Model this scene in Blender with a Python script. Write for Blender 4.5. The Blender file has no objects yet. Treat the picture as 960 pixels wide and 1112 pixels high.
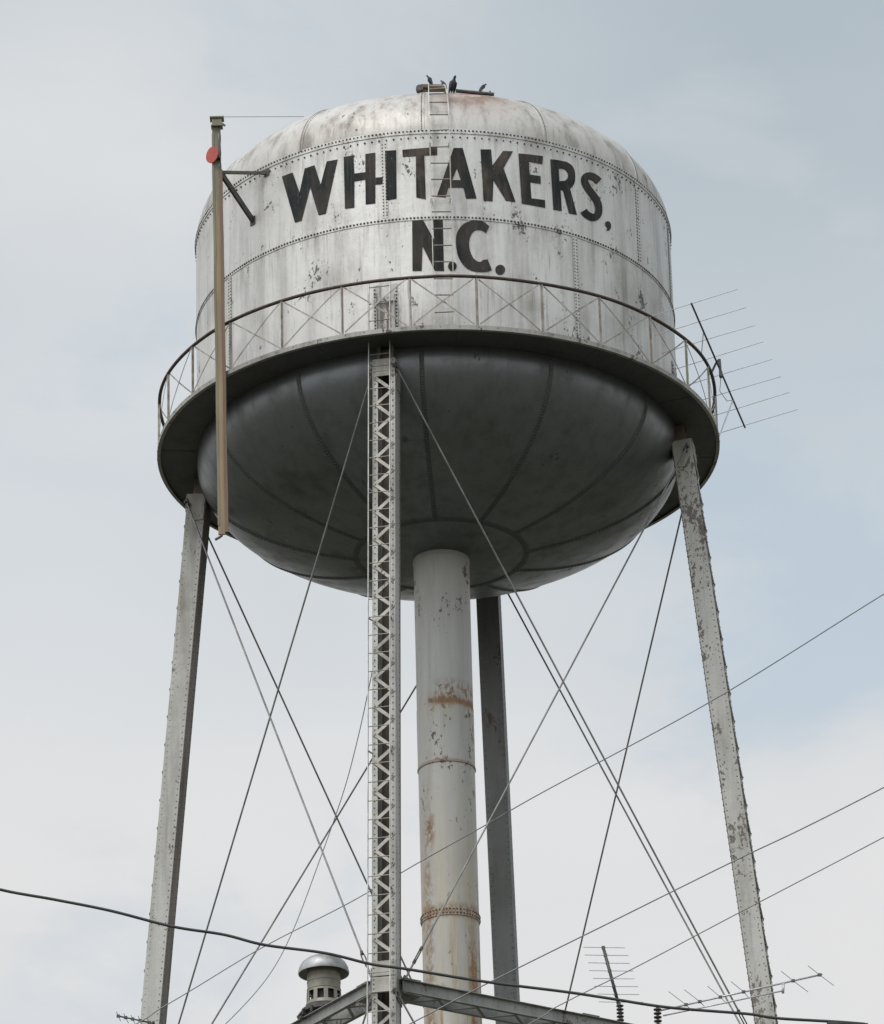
import bpy, bmesh, math, random
from mathutils import Vector, Matrix, Euler
R_ = math.radians; PI = math.pi
random.seed(7)
scene = bpy.context.scene
C = scene.collection

# ------------------------------------------------------------------ camera
cd = bpy.data.cameras.new('camera'); cam = bpy.data.objects.new('camera', cd); C.objects.link(cam)
cr = Vector((0.99967212, 0.01043514, -0.02338311)); cu = Vector((0.02560283, -0.42148061, 0.90647592)); cw = Vector((0.0003963, 0.9067774, 0.4216096))
m = Matrix((cr, cu, -cw)).transposed().to_4x4(); m.translation = (0, -78.8017, 1.6)
cam.matrix_world = m
cd.sensor_fit = 'VERTICAL'; cd.sensor_height = 24; cd.lens = 24 * 5451.93 / 1112
cd.clip_start = 0.5; cd.clip_end = 9000
scene.camera = cam

# ------------------------------------------------------------------ light
SUN_AZ, SUN_EL = R_(-34), R_(57)        # azimuth from the camera's side of the tower, towards the left
sdir = Vector((math.sin(SUN_AZ) * math.cos(SUN_EL), -math.cos(SUN_AZ) * math.cos(SUN_EL), math.sin(SUN_EL)))
sl = bpy.data.lights.new('sun', 'SUN'); sun = bpy.data.objects.new('sun', sl); C.objects.link(sun)
sl.energy = 1.5; sl.angle = R_(22); sl.color = (1, .965, .92)
sun.rotation_euler = sdir.to_track_quat('Z', 'Y').to_euler()
world = bpy.data.worlds.new('World'); scene.world = world; world.use_nodes = True
nt = world.node_tree; nt.nodes.clear()
def N(nt, t, **k):
    n = nt.nodes.new(t)
    for a, b in k.items(): setattr(n, a, b)
    return n
def L(nt, a, b): nt.links.new(a, b)
def setin(nt, sock, v):
    if isinstance(v, bpy.types.NodeSocket): nt.links.new(v, sock)
    else: sock.default_value = v
def math_(nt, op, a, b=0.0, c=0.0, clamp=False):
    n = N(nt, 'ShaderNodeMath', operation=op, use_clamp=clamp)
    setin(nt, n.inputs[0], a); setin(nt, n.inputs[1], b); setin(nt, n.inputs[2], c)
    return n.outputs[0]
def maprange(nt, v, a, b, c=0.0, d=1.0, smooth=True):
    n = N(nt, 'ShaderNodeMapRange'); n.interpolation_type = 'SMOOTHSTEP' if smooth else 'LINEAR'
    setin(nt, n.inputs[0], v)
    for i, x in enumerate((a, b, c, d)): setin(nt, n.inputs[i + 1], x)
    return n.outputs[0]
def mixc(nt, f, a, b, blend='MIX'):
    n = N(nt, 'ShaderNodeMix', data_type='RGBA', blend_type=blend); n.clamp_factor = True
    setin(nt, n.inputs[0], f)
    for i, v in ((6, a), (7, b)):
        if isinstance(v, tuple) and len(v) == 3: v = (*v, 1)
        setin(nt, n.inputs[i], v)
    return n.outputs[2]
def noise(nt, vec, scale, detail=4, rough=.55, dist=0.0):
    n = N(nt, 'ShaderNodeTexNoise'); setin(nt, n.inputs['Vector'], vec)
    n.inputs['Scale'].default_value = scale; n.inputs['Detail'].default_value = detail
    n.inputs['Roughness'].default_value = rough; n.inputs['Distortion'].default_value = dist
    return n.outputs[0]
def mapping(nt, vec, scale=(1, 1, 1), loc=(0, 0, 0)):
    n = N(nt, 'ShaderNodeMapping'); setin(nt, n.inputs[0], vec)
    n.inputs['Scale'].default_value = scale; n.inputs['Location'].default_value = loc
    return n.outputs[0]

sky = N(nt, 'ShaderNodeTexSky', sky_type='NISHITA'); sky.sun_disc = False
sky.sun_elevation = SUN_EL; sky.sun_rotation = math.atan2(sdir.x, sdir.y)
sky.air_density = 1.0; sky.dust_density = 2.5; sky.ozone_density = 1.5
bg_sky = N(nt, 'ShaderNodeBackground'); L(nt, sky.outputs[0], bg_sky.inputs[0]); bg_sky.inputs[1].default_value = .15
tc = N(nt, 'ShaderNodeTexCoord'); gen = tc.outputs['Generated']
sep = N(nt, 'ShaderNodeSeparateXYZ'); L(nt, gen, sep.inputs[0])
gx, gy, gz = sep.outputs
n1 = noise(nt, mapping(nt, gen, (1, 1, 2.2), (.3, .1, .75)), 9, 3, .45, .4)
n2 = noise(nt, mapping(nt, gen, (1, 1, 1.9), (2.3, 1.1, 4.1)), 15, 6, .55, .3)
n3 = noise(nt, mapping(nt, gen, (1, 1, 1.6), (7.3, 4.1, 2.2)), 2.3, 4, .5)
# overcast: pale low cloud towards the horizon, greyer higher up and to the right, brighter where the sun stands behind it
low = maprange(nt, gz, .35, .51)
side = maprange(nt, gx, -.07, .08)
grey = math_(nt, 'MULTIPLY', low, math_(nt, 'MULTIPLY_ADD', side, .65, .35))
grey = math_(nt, 'ADD', grey, math_(nt, 'MULTIPLY', math_(nt, 'SUBTRACT', n1, .5), .62), clamp=True)
cloud = mixc(nt, grey, mixc(nt, maprange(nt, gz, .35, .42), (.735, .735, .742), (.66, .695, .725)), (.43, .495, .545))
px_ = math_(nt, 'DIVIDE', math_(nt, 'ADD', gx, .07), .055); pz_ = math_(nt, 'DIVIDE', math_(nt, 'SUBTRACT', gz, .487), .03)
pr_ = math_(nt, 'SQRT', math_(nt, 'ADD', math_(nt, 'MULTIPLY', px_, px_), math_(nt, 'MULTIPLY', pz_, pz_)))
cloud = mixc(nt, math_(nt, 'MULTIPLY', maprange(nt, math_(nt, 'ADD', pr_, math_(nt, 'MULTIPLY', math_(nt, 'SUBTRACT', n2, .5), 2.5)), 1.25, .1), .6), cloud, (.74, .745, .75))
cloud = mixc(nt, math_(nt, 'MULTIPLY', maprange(nt, n2, .47, .66), .34), cloud, (.67, .69, .705))
dp = N(nt, 'ShaderNodeVectorMath', operation='DOT_PRODUCT'); L(nt, gen, dp.inputs[0]); dp.inputs[1].default_value = sdir
glow = maprange(nt, dp.outputs['Value'], .1, 1.0, -.03, 1.25)
cstr = math_(nt, 'MULTIPLY_ADD', n3, .1, .97)
cstr = math_(nt, 'ADD', cstr, glow)
bg_cl = N(nt, 'ShaderNodeBackground'); L(nt, cloud, bg_cl.inputs[0]); L(nt, cstr, bg_cl.inputs[1])
# thin places in the overcast where the blue shows faintly
band = math_(nt, 'MULTIPLY', maprange(nt, gz, .355, .40), maprange(nt, gz, .475, .425))
band = math_(nt, 'MULTIPLY', band, maprange(nt, gx, .0, .06))
thin = maprange(nt, math_(nt, 'ADD', n2, math_(nt, 'MULTIPLY', band, .30)), .55, .84)
cloud = mixc(nt, math_(nt, 'MULTIPLY', thin, .55), cloud, (.49, .60, .68)); nt.links.remove(bg_cl.inputs[0].links[0]); L(nt, cloud, bg_cl.inputs[0])
hole = math_(nt, 'MULTIPLY', thin, .12)
ms = N(nt, 'ShaderNodeMixShader'); L(nt, hole, ms.inputs[0]); L(nt, bg_cl.outputs[0], ms.inputs[1]); L(nt, bg_sky.outputs[0], ms.inputs[2])
wo = N(nt, 'ShaderNodeOutputWorld'); L(nt, ms.outputs[0], wo.inputs[0])
scene.view_settings.view_transform = 'Standard'; scene.view_settings.look = 'None'
scene.view_settings.gamma = 1; scene.view_settings.exposure = 0.06

# ------------------------------------------------------------------ materials
def newmat(name):
    mt = bpy.data.materials.new(name); mt.use_nodes = True
    nt = mt.node_tree; b = nt.nodes['Principled BSDF']
    t = N(nt, 'ShaderNodeTexCoord')
    return mt, nt, b, t.outputs['Object']
def bump(nt, b, h, strength=.3, dist=.01):
    n = N(nt, 'ShaderNodeBump'); n.inputs['Strength'].default_value = strength; n.inputs['Distance'].default_value = dist
    setin(nt, n.inputs['Height'], h); L(nt, n.outputs[0], b.inputs['Normal'])
def paint(name, base, dirt, streak=.5, chips=.0, rust=.0, metal=.45, rough=.5, chipcol=(.05, .045, .04), seed=0.0, extra=None, chipscale=1.0, blot=.55, bst=.4):
    """weathered aluminium paint: vertical runs, cloudy blotches, clustered chips, rust"""
    mt, nt, b, o = newmat(name)
    s = (seed * 3.1, seed * 7.7, seed * 1.3)
    st = noise(nt, mapping(nt, o, (1, 1, .09), s), 3.2, 6, .62)
    st2 = noise(nt, mapping(nt, o, (1, 1, .05), s), 13, 4, .6)
    cl = noise(nt, mapping(nt, o, (1, 1, .8), s), .75, 5, .6)
    fine = noise(nt, mapping(nt, o, (1, 1, .8), s), 22, 4, .6)
    f = math_(nt, 'ADD', math_(nt, 'MULTIPLY', maprange(nt, st, .42, .72), streak), math_(nt, 'MULTIPLY', maprange(nt, cl, .45, .75), blot))
    f = math_(nt, 'ADD', f, math_(nt, 'MULTIPLY', maprange(nt, st2, .52, .75), streak * .5))
    f = math_(nt, 'ADD', f, math_(nt, 'MULTIPLY', math_(nt, 'SUBTRACT', fine, .5), .35), clamp=True)
    col = mixc(nt, f, base, dirt)
    rf = math_(nt, 'MULTIPLY_ADD', f, .15, rough)
    mask = 0.0
    if chips > 0:
        cn = noise(nt, mapping(nt, o, (1, 1, .62), (s[0] + 5, s[1], s[2])), 8.5 * chipscale, 5, .68, .3)
        cg = noise(nt, mapping(nt, o, (1, 1, .6), (s[0] + 9, s[1], s[2])), 1.25 * chipscale, 2, .5)
        v = math_(nt, 'ADD', cn, math_(nt, 'MULTIPLY', math_(nt, 'SUBTRACT', cg, .5), .85))
        mask = maprange(nt, v, .80 - chips, .835 - chips)
        col = mixc(nt, math_(nt, 'MULTIPLY', mask, .88), col, chipcol)
    if rust > 0:
        rn = noise(nt, mapping(nt, o, (1, 1, .28), (s[0] + 2, s[1] + 4, s[2])), 4.5, 6, .65)
        rm = maprange(nt, rn, .70 - rust, .86 - rust)
        rc = mixc(nt, fine, (.16, .055, .02), (.055, .025, .014))
        col = mixc(nt, math_(nt, 'MULTIPLY', rm, .8), col, rc)
        mask = math_(nt, 'ADD', mask, rm, clamp=True)
    if extra: col, em = extra(nt, o, col, fine); mask = math_(nt, 'ADD', mask, em, clamp=True)
    setin(nt, b.inputs['Base Color'], col)
    if isinstance(mask, float): mask = math_(nt, 'MULTIPLY', fine, 0.0)
    setin(nt, b.inputs['Metallic'], math_(nt, 'MULTIPLY', math_(nt, 'SUBTRACT', 1.0, mask), metal))
    setin(nt, b.inputs['Roughness'], math_(nt, 'ADD', rf, math_(nt, 'MULTIPLY', mask, .25), clamp=True))
    bump(nt, b, math_(nt, 'SUBTRACT', math_(nt, 'MULTIPLY', cl, 1.5), math_(nt, 'MULTIPLY', mask, .12)), bst, .06)
    return mt
def simple(name, c1, c2, scale=8, metal=0.0, rough=.6, stretch=1.0, bstr=.3):
    mt, nt, b, o = newmat(name)
    n = noise(nt, mapping(nt, o, (1, 1, stretch)), scale, 5, .6)
    setin(nt, b.inputs['Base Color'], mixc(nt, maprange(nt, n, .3, .7), c1, c2))
    b.inputs['Metallic'].default_value = metal; b.inputs['Roughness'].default_value = rough
    bump(nt, b, n, bstr, .004)
    return mt
def sepxyz(nt, o):
    s = N(nt, 'ShaderNodeSeparateXYZ'); L(nt, o, s.inputs[0]); return s.outputs
def gauss(nt, v, c, w):      # 1 at c falling to 0 at distance w
    return maprange(nt, math_(nt, 'ABSOLUTE', math_(nt, 'SUBTRACT', v, c)), w, 0.0)

ZB = 39.347     # balcony level above the ground
R = 4.2         # tank radius
RB = 4.89       # balcony radius
ZS = ZB + 4.08  # knuckle seam
ZG = ZB + 2.414 # girth seam
RUST = (.17, .06, .02)
def shell_extra(nt, o, col, fine):
    x, y, z = sepxyz(nt, o)
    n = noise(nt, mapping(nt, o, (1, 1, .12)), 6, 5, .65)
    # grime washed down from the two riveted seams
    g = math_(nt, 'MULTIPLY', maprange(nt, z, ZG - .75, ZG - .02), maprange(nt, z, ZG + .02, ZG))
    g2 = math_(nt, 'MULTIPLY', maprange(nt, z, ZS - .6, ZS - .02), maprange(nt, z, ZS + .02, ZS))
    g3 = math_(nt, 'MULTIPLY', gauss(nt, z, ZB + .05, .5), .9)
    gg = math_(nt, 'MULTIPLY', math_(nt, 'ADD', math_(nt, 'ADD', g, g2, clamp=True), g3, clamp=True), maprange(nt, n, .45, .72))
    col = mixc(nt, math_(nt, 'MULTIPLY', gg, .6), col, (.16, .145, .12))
    # fine brown runs and small chips gathering near the seams
    fs = noise(nt, mapping(nt, o, (1, 1, .035)), 26, 3, .6); big = noise(nt, o, .9, 3, .5)
    col = mixc(nt, math_(nt, 'MULTIPLY', math_(nt, 'MULTIPLY', maprange(nt, fs, .58, .72), maprange(nt, big, .42, .62)), .55), col, (.19, .155, .12))
    near = math_(nt, 'ADD', math_(nt, 'ADD', gauss(nt, z, ZG, .5), gauss(nt, z, ZS - .1, .35)), gauss(nt, z, ZB, .7), clamp=True)
    c2 = noise(nt, mapping(nt, o, (1, 1, .7), (3, 1, 7)), 24, 4, .7)
    ch = maprange(nt, math_(nt, 'ADD', c2, math_(nt, 'ADD', math_(nt, 'MULTIPLY', near, .05), math_(nt, 'MULTIPLY', big, .12))), .755, .785)
    col = mixc(nt, math_(nt, 'MULTIPLY', ch, .8), col, (.08, .06, .045))
    # weeping rust under the leg connection
    m = math_(nt, 'MULTIPLY', math_(nt, 'MULTIPLY', gauss(nt, x, -.80, .36), gauss(nt, z, ZB + .55, 1.0)), maprange(nt, n, .34, .52))
    m = math_(nt, 'MULTIPLY', m, maprange(nt, y, 0, -1))
    col = mixc(nt, math_(nt, 'MULTIPLY', math_(nt, 'MULTIPLY', m, maprange(nt, noise(nt, mapping(nt, o, (1, 1, .3)), 14, 4, .7), .40, .56)), .9), col, (.085, .052, .032))
    return col, math_(nt, 'MULTIPLY', m, .6)
def bowl_extra(nt, o, col, fine):
    # each plate has weathered a little differently; tarnish, damp stains and a few light scuffs
    x, y, z = sepxyz(nt, o)
    ang = math_(nt, 'FLOOR', math_(nt, 'ADD', math_(nt, 'MULTIPLY', math_(nt, 'ARCTAN2', x, math_(nt, 'MULTIPLY', y, -1)), 12 / (2 * PI)), .11))
    wn = N(nt, 'ShaderNodeTexWhiteNoise', noise_dimensions='1D'); L(nt, math_(nt, 'MULTIPLY', ang, 3.17), wn.inputs['W'])
    col = mixc(nt, math_(nt, 'MULTIPLY', wn.outputs[0], .35), col, (.10, .095, .075))
    n = noise(nt, o, 2.6, 6, .7, .8); n5 = noise(nt, o, 11, 5, .7)
    col = mixc(nt, math_(nt, 'MULTIPLY', maprange(nt, n, .5, .75), .35), col, (.075, .075, .065))
    col = mixc(nt, math_(nt, 'MULTIPLY', maprange(nt, n5, .62, .72), .35), col, (.26, .26, .24))
    return col, math_(nt, 'MULTIPLY', maprange(nt, n, .5, .7), .25)
def roof_extra(nt, o, col, fine):
    x, y, z = sepxyz(nt, o)
    n = noise(nt, mapping(nt, o, (1, 1, .35)), 3.2, 6, .65)
    m = math_(nt, 'MULTIPLY', gauss(nt, x, .70, 1.25), gauss(nt, z, ZB + 5.35, 1.15))
    m = math_(nt, 'MULTIPLY', m, maprange(nt, n, .26, .46))
    col = mixc(nt, math_(nt, 'MULTIPLY', m, .95), col, mixc(nt, fine, (.27, .105, .06), (.10, .06, .04)))
    m2 = math_(nt, 'MULTIPLY', gauss(nt, z, ZB + 5.45, .7), maprange(nt, noise(nt, mapping(nt, o, (1, 1, .25)), 2.4, 5, .6), .48, .68))
    col = mixc(nt, math_(nt, 'MULTIPLY', m2, .5), col, (.17, .13, .10))
    return col, m
def riser_extra(nt, o, col, fine):
    x, y, z = sepxyz(nt, o)
    n = noise(nt, mapping(nt, o, (1, 1, .55)), 13, 6, .75)
    nb = noise(nt, mapping(nt, o, (1, 1, .07)), 6.5, 5, .62)
    tot = None
    def add(t, q): return q if t is None else math_(nt, 'ADD', t, q, clamp=True)
    # band of bleeding rust along the joints, heavier on the right-hand side of the upper one
    a = math_(nt, 'MULTIPLY', math_(nt, 'MULTIPLY', gauss(nt, z, 34.66, .34), maprange(nt, x, -.30, .0)), maprange(nt, n, .47, .56))
    tot = add(tot, a)
    a = math_(nt, 'MULTIPLY', gauss(nt, z, 34.51, .11), math_(nt, 'MULTIPLY', maprange(nt, x, -.36, -.1), .95)); tot = add(tot, a)
    a = math_(nt, 'MULTIPLY', gauss(nt, z, 33.42, .05), .6); tot = add(tot, a)
    a = math_(nt, 'MULTIPLY', gauss(nt, z, 30.74, .20), maprange(nt, n, .36, .60)); tot = add(tot, a)
    # long streaks under the riveted joint and at both edges
    s = math_(nt, 'MULTIPLY', maprange(nt, z, 31.2, 28.6), maprange(nt, nb, .50, .64)); tot = add(tot, math_(nt, 'MULTIPLY', s, .95))
    e = math_(nt, 'MULTIPLY', math_(nt, 'MULTIPLY', gauss(nt, x, -.36, .13), maprange(nt, z, 33.6, 30.2)), maprange(nt, n, .40, .62)); tot = add(tot, e)
    e = math_(nt, 'MULTIPLY', math_(nt, 'MULTIPLY', gauss(nt, x, .36, .12), maprange(nt, z, 31.0, 29.6)), maprange(nt, n, .38, .6)); tot = add(tot, e)
    e = math_(nt, 'MULTIPLY', math_(nt, 'MULTIPLY', gauss(nt, x, -.30, .12), gauss(nt, z, 32.2, .45)), maprange(nt, n, .40, .55)); tot = add(tot, e)
    rc = mixc(nt, noise(nt, o, 17, 4, .6), (.36, .17, .05), (.07, .032, .017))
    # yellowish film around the rust
    f = math_(nt, 'MULTIPLY', maprange(nt, z, 35.2, 30.0), .6)
    f = math_(nt, 'ADD', f, math_(nt, 'MULTIPLY', gauss(nt, z, 34.45, .5), .35), clamp=True)
    col = mixc(nt, math_(nt, 'MULTIPLY', f, maprange(nt, nb, .30, .62)), col, (.40, .34, .23))
    col = mixc(nt, math_(nt, 'MULTIPLY', tot, .88), col, rc)
    return col, tot

M = {}
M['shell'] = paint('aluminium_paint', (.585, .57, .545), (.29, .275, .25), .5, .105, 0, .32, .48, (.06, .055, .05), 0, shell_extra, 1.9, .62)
M['roof'] = paint('roof_paint', (.51, .485, .45), (.25, .225, .195), .9, .07, 0, .3, .50, (.10, .08, .06), 3, roof_extra)
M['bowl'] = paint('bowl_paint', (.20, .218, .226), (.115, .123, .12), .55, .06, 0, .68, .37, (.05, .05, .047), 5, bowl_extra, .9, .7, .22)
M['bowl_seam'] = paint('bowl_seam_paint', (.10, .105, .105), (.06, .058, .052), .4, 0, 0, .3, .55, seed=6)
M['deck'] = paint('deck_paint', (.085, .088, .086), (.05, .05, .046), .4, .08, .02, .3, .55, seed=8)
M['fascia'] = paint('fascia_paint', (.32, .31, .285), (.15, .135, .115), .6, .14, .0, .3, .55, (.07, .05, .035), 9, None, 1.6)
M['riser'] = paint('riser_paint', (.40, .395, .375), (.27, .265, .24), .5, .125, 0, .25, .48, (.09, .05, .03), 11, riser_extra, 1.5, .3)
M['leg'] = paint('leg_paint', (.40, .395, .37), (.225, .21, .18), .6, .10, .02, .25, .52, (.11, .095, .08), 13, None, 1.5)
M['leg_worn'] = paint('worn_leg_paint', (.42, .41, .38), (.25, .24, .21), .6, .215, .03, .25, .52, (.13, .105, .085), 14, None, 1.7)
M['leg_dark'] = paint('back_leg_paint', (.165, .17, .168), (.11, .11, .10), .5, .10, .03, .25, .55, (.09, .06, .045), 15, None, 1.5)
M['lace'] = paint('lacing_paint', (.37, .35, .305), (.20, .18, .145), .5, .07, .03, .25, .5, (.12, .09, .06), 17, None, 2)
M['cover'] = paint('cover_plate_paint', (.17, .145, .12), (.09, .07, .055), .6, .12, .06, .15, .6, seed=18)
M['batten'] = paint('batten_paint', (.35, .34, .30), (.22, .205, .17), .6, .08, .02, .25, .55, (.12, .09, .06), 19, None, 2)
M['strut'] = paint('strut_paint', (.27, .272, .255), (.13, .13, .118), .5, .12, .03, .25, .52, (.08, .065, .05), 21, None, 1.6)
M['rail'] = simple('handrail_steel', (.035, .026, .02), (.085, .055, .04), 9, .2, .6)
M['post'] = simple('rail_post_paint', (.36, .34, .30), (.20, .165, .13), 6, .25, .55)
M['ladder'] = simple('ladder_paint', (.56, .55, .52), (.36, .34, .30), 5, .25, .5)
M['rung'] = simple('rung_steel', (.20, .18, .155), (.28, .26, .23), 6, .2, .6)
M['rivet'] = simple('rivet_dark', (.030, .027, .023), (.10, .09, .078), 9, .1, .7)  # rivet heads much darker than the shell, mottled brown-black
M['rivet_pale'] = simple('rivet_paint', (.10, .09, .075), (.28, .27, .24), 9, .2, .6)
M['rod'] = simple('rod_steel', (.13, .13, .125), (.24, .235, .22), 3, .4, .5)
M['wood'] = simple('weathered_wood', (.33, .25, .16), (.21, .16, .105), 7, 0, .85, .08)
M['wood_dark'] = simple('stained_wood', (.13, .09, .062), (.20, .135, .09), 7, 0, .85, .08)
M['wood_grey'] = simple('mossy_wood', (.24, .235, .165), (.15, .135, .10), 6, 0, .85, .08)
M['red'] = simple('red_target_paint', (.47, .075, .055), (.36, .055, .045), 6, 0, .5)
M['steel_dark'] = simple('dark_steel', (.055, .052, .048), (.10, .09, .08), 9, .4, .55)
M['wire_black'] = simple('cable_sheath', (.02, .019, .018), (.045, .042, .04), 5, 0, .6)
M['wire_grey'] = simple('bare_conductor', (.20, .205, .21), (.26, .265, .27), 5, .3, .5)
M['alu'] = simple('antenna_aluminium', (.56, .56, .57), (.45, .45, .46), 9, .4, .4)
M['alu_dark'] = simple('dark_antenna_tube', (.06, .062, .065), (.10, .10, .10), 9, .5, .45)
M['galv'] = simple('galvanised_steel', (.42, .425, .43), (.25, .245, .235), 5, .6, .5)
M['galv_old'] = simple('dull_galvanised_steel', (.28, .27, .22), (.19, .175, .14), 7, .3, .6)
M['siren_dark'] = simple('dark_siren_steel', (.03, .03, .03), (.07, .065, .06), 9, .2, .7)  # near-black steel of the siren's lower body
M['feather'] = simple('dark_feathers', (.018, .02, .026), (.04, .042, .05), 25, 0, .55)
M['porcelain'] = simple('brown_porcelain', (.06, .035, .03), (.04, .025, .02), 5, 0, .3)
def black(name, fade, seed):
    mt, nt, b, o = newmat(name)
    cl = noise(nt, mapping(nt, o, (1, 1, .6), (seed, 0, 0)), 1.6, 5, .65)
    st = noise(nt, mapping(nt, o, (1, 1, .08), (seed, 3, 0)), 9, 5, .65)
    ch = noise(nt, mapping(nt, o, (1, 1, .6), (seed, 9, 2)), 19, 5, .75)
    f = math_(nt, 'ADD', math_(nt, 'MULTIPLY', maprange(nt, cl, .38, .66), fade), math_(nt, 'MULTIPLY', maprange(nt, st, .45, .75), fade * .5), clamp=True)
    col = mixc(nt, f, (.014, .018, .019), (.10, .078, .062))
    col = mixc(nt, maprange(nt, ch, .66, .70), col, (.30, .285, .26))
    sc_ = noise(nt, mapping(nt, o, (1, 1, .04), (seed, 1, 2)), 30, 3, .6)
    col = mixc(nt, math_(nt, 'MULTIPLY', maprange(nt, sc_, .55, .75), .3), col, (.16, .15, .135))
    setin(nt, b.inputs['Base Color'], col); b.inputs['Roughness'].default_value = .8; b.inputs['Specular IOR Level'].default_value = .2
    return mt
M['ink'] = black('black_sign_paint', .42, 2)
M['ink_faded'] = black('faded_black_sign_paint', .85, 5)

# ------------------------------------------------------------------ mesh helpers
class MB:
    def __init__(s): s.v = []; s.f = []; s.m = []
    def add(s, vs, fs, mi=0):
        o = len(s.v); s.v += [tuple(v) for v in vs]; s.f += [tuple(i + o for i in f) for f in fs]; s.m += [mi] * len(fs)
    def box(s, c, ax, h, mi=0):          # centre, three unit axes, half sizes
        c = Vector(c); vs = []
        for i in (-1, 1):
            for j in (-1, 1):
                for k in (-1, 1): vs.append(c + ax[0] * (h[0] * i) + ax[1] * (h[1] * j) + ax[2] * (h[2] * k))
        s.add(vs, [(0, 1, 3, 2), (4, 6, 7, 5), (0, 4, 5, 1), (2, 3, 7, 6), (0, 2, 6, 4), (1, 5, 7, 3)], mi)
    def bar(s, a, b, w, t, up=None, mi=0):   # flat bar from a to b: w along 'side', t along 'up'
        a = Vector(a); b = Vector(b); d = (b - a); l = d.length; d.normalize()
        up = Vector(up) if up is not None else Vector((0, 0, 1))
        if abs(d.dot(up)) > .999: up = Vector((0, 1, 0))
        side = d.cross(up).normalized(); up2 = side.cross(d).normalized()
        s.box((a + b) / 2, (side, d, up2), (w / 2, l / 2, t / 2), mi)
    def tube(s, pts, r, n=8, mi=0, cap=True):
        pts = [Vector(p) for p in pts]; rings = []; prev = None
        for i, p in enumerate(pts):
            d = (pts[min(i + 1, len(pts) - 1)] - pts[max(i - 1, 0)]).normalized()
            if prev is None:
                up = Vector((0, 0, 1)) if abs(d.z) < .9 else Vector((0, 1, 0)); a = d.cross(up).normalized()
            else: a = (prev - d * prev.dot(d)).normalized()
            prev = a; b = d.cross(a); rr = r[i] if isinstance(r, (list, tuple)) else r
            rings.append([p + (a * math.cos(2 * PI * k / n) + b * math.sin(2 * PI * k / n)) * rr for k in range(n)])
        vs = [v for rg in rings for v in rg]; fs = []
        for i in range(len(rings) - 1):
            for k in range(n):
                fs.append((i * n + k, i * n + (k + 1) % n, (i + 1) * n + (k + 1) % n, (i + 1) * n + k))
        if cap: fs += [tuple(range(n))[::-1], tuple(range((len(rings) - 1) * n, len(rings) * n))]
        s.add(vs, fs, mi)
    def lathe(s, prof, n=64, c=(0, 0, 0), mi=0, a0=0, a1=2 * PI):
        full = abs(a1 - a0 - 2 * PI) < 1e-6; cnt = n if full else n + 1
        vs = []; 
        for r, z in prof:
            for k in range(cnt):
                t = a0 + (a1 - a0) * k / n; vs.append((c[0] + r * math.sin(t), c[1] - r * math.cos(t), c[2] + z))
        fs = []
        for i in range(len(prof) - 1):
            for k in range(n):
                k2 = (k + 1) % cnt; fs.append((i * cnt + k, i * cnt + k2, (i + 1) * cnt + k2, (i + 1) * cnt + k))
        s.add(vs, fs, mi)
    def rivet(s, p, nrm, r=.022, h=.014, mi=0):
        nrm = Vector(nrm).normalized(); up = Vector((0, 0, 1)) if abs(nrm.z) < .9 else Vector((1, 0, 0))
        a = nrm.cross(up).normalized(); b = nrm.cross(a); p = Vector(p); vs = []
        for rr, hh in ((r, 0), (r * .75, h * .75)):
            for k in range(6): vs.append(p + (a * math.cos(k * PI / 3) + b * math.sin(k * PI / 3)) * rr + nrm * hh)
        vs.append(p + nrm * h)
        s.add(vs, [(k, (k + 1) % 6, 6 + (k + 1) % 6, 6 + k) for k in range(6)] + [(6 + k, 6 + (k + 1) % 6, 12) for k in range(6)], mi)
    def build(s, name, mats, parent=None, smooth=False, label=None, auto=None):
        me = bpy.data.meshes.new(name); me.from_pydata(s.v, [], s.f); me.update()
        if not isinstance(mats, (list, tuple)): mats = [mats]
        for mm in mats: me.materials.append(M[mm])
        me.polygons.foreach_set('material_index', s.m)
        bm = bmesh.new(); bm.from_mesh(me); bmesh.ops.recalc_face_normals(bm, faces=bm.faces); bm.to_mesh(me); bm.free()
        if smooth:
            me.shade_smooth()
            if auto is not None: me.set_sharp_from_angle(angle=R_(auto))
        o = bpy.data.objects.new(name, me); C.objects.link(o)
        if parent: o.parent = parent
        if label: o['label'] = label
        return o
def thing(name, label, cat, loc=(0, 0, 0), group=None):
    o = bpy.data.objects.new(name, None); C.objects.link(o); o.location = loc; o.empty_display_size = .3
    o['label'] = label; o['category'] = cat
    if group: o['group'] = group
    return o
def tag(o, label, cat, group=None):
    o['label'] = label; o['category'] = cat
    if group: o['group'] = group
def P(az, r, z): a = R_(az); return Vector((r * math.sin(a), -r * math.cos(a), z))
def er(az): a = R_(az); return Vector((math.sin(a), -math.cos(a), 0))
def et(az): a = R_(az); return Vector((math.cos(a), math.sin(a), 0))

# ------------------------------------------------------------------ ground
def ground():
    mt, nt, b, o = newmat('grass_ground')
    n = noise(nt, o, .05, 6, .6); n2 = noise(nt, o, 1.3, 6, .7)
    col = mixc(nt, maprange(nt, n, .4, .6), (.068, .068, .052), (.105, .095, .075))
    col = mixc(nt, math_(nt, 'MULTIPLY', n2, .5), col, (.05, .055, .025))
    setin(nt, b.inputs['Base Color'], col); b.inputs['Roughness'].default_value = .95; bump(nt, b, n2, .8, .08)
    M['ground'] = mt
    g = MB(); g.lathe([(0.01, 0), (20, 0), (120, 0), (900, 0), (6000, 0)], 48); o = g.build('ground', 'ground'); o['kind'] = 'structure'
ground()

# ------------------------------------------------------------------ the water tower
tower = thing('water_tower', 'tall silver riveted steel water tower with WHITAKERS, N.C. painted in black on its tank', 'water tower')
NSEG = 192
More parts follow.
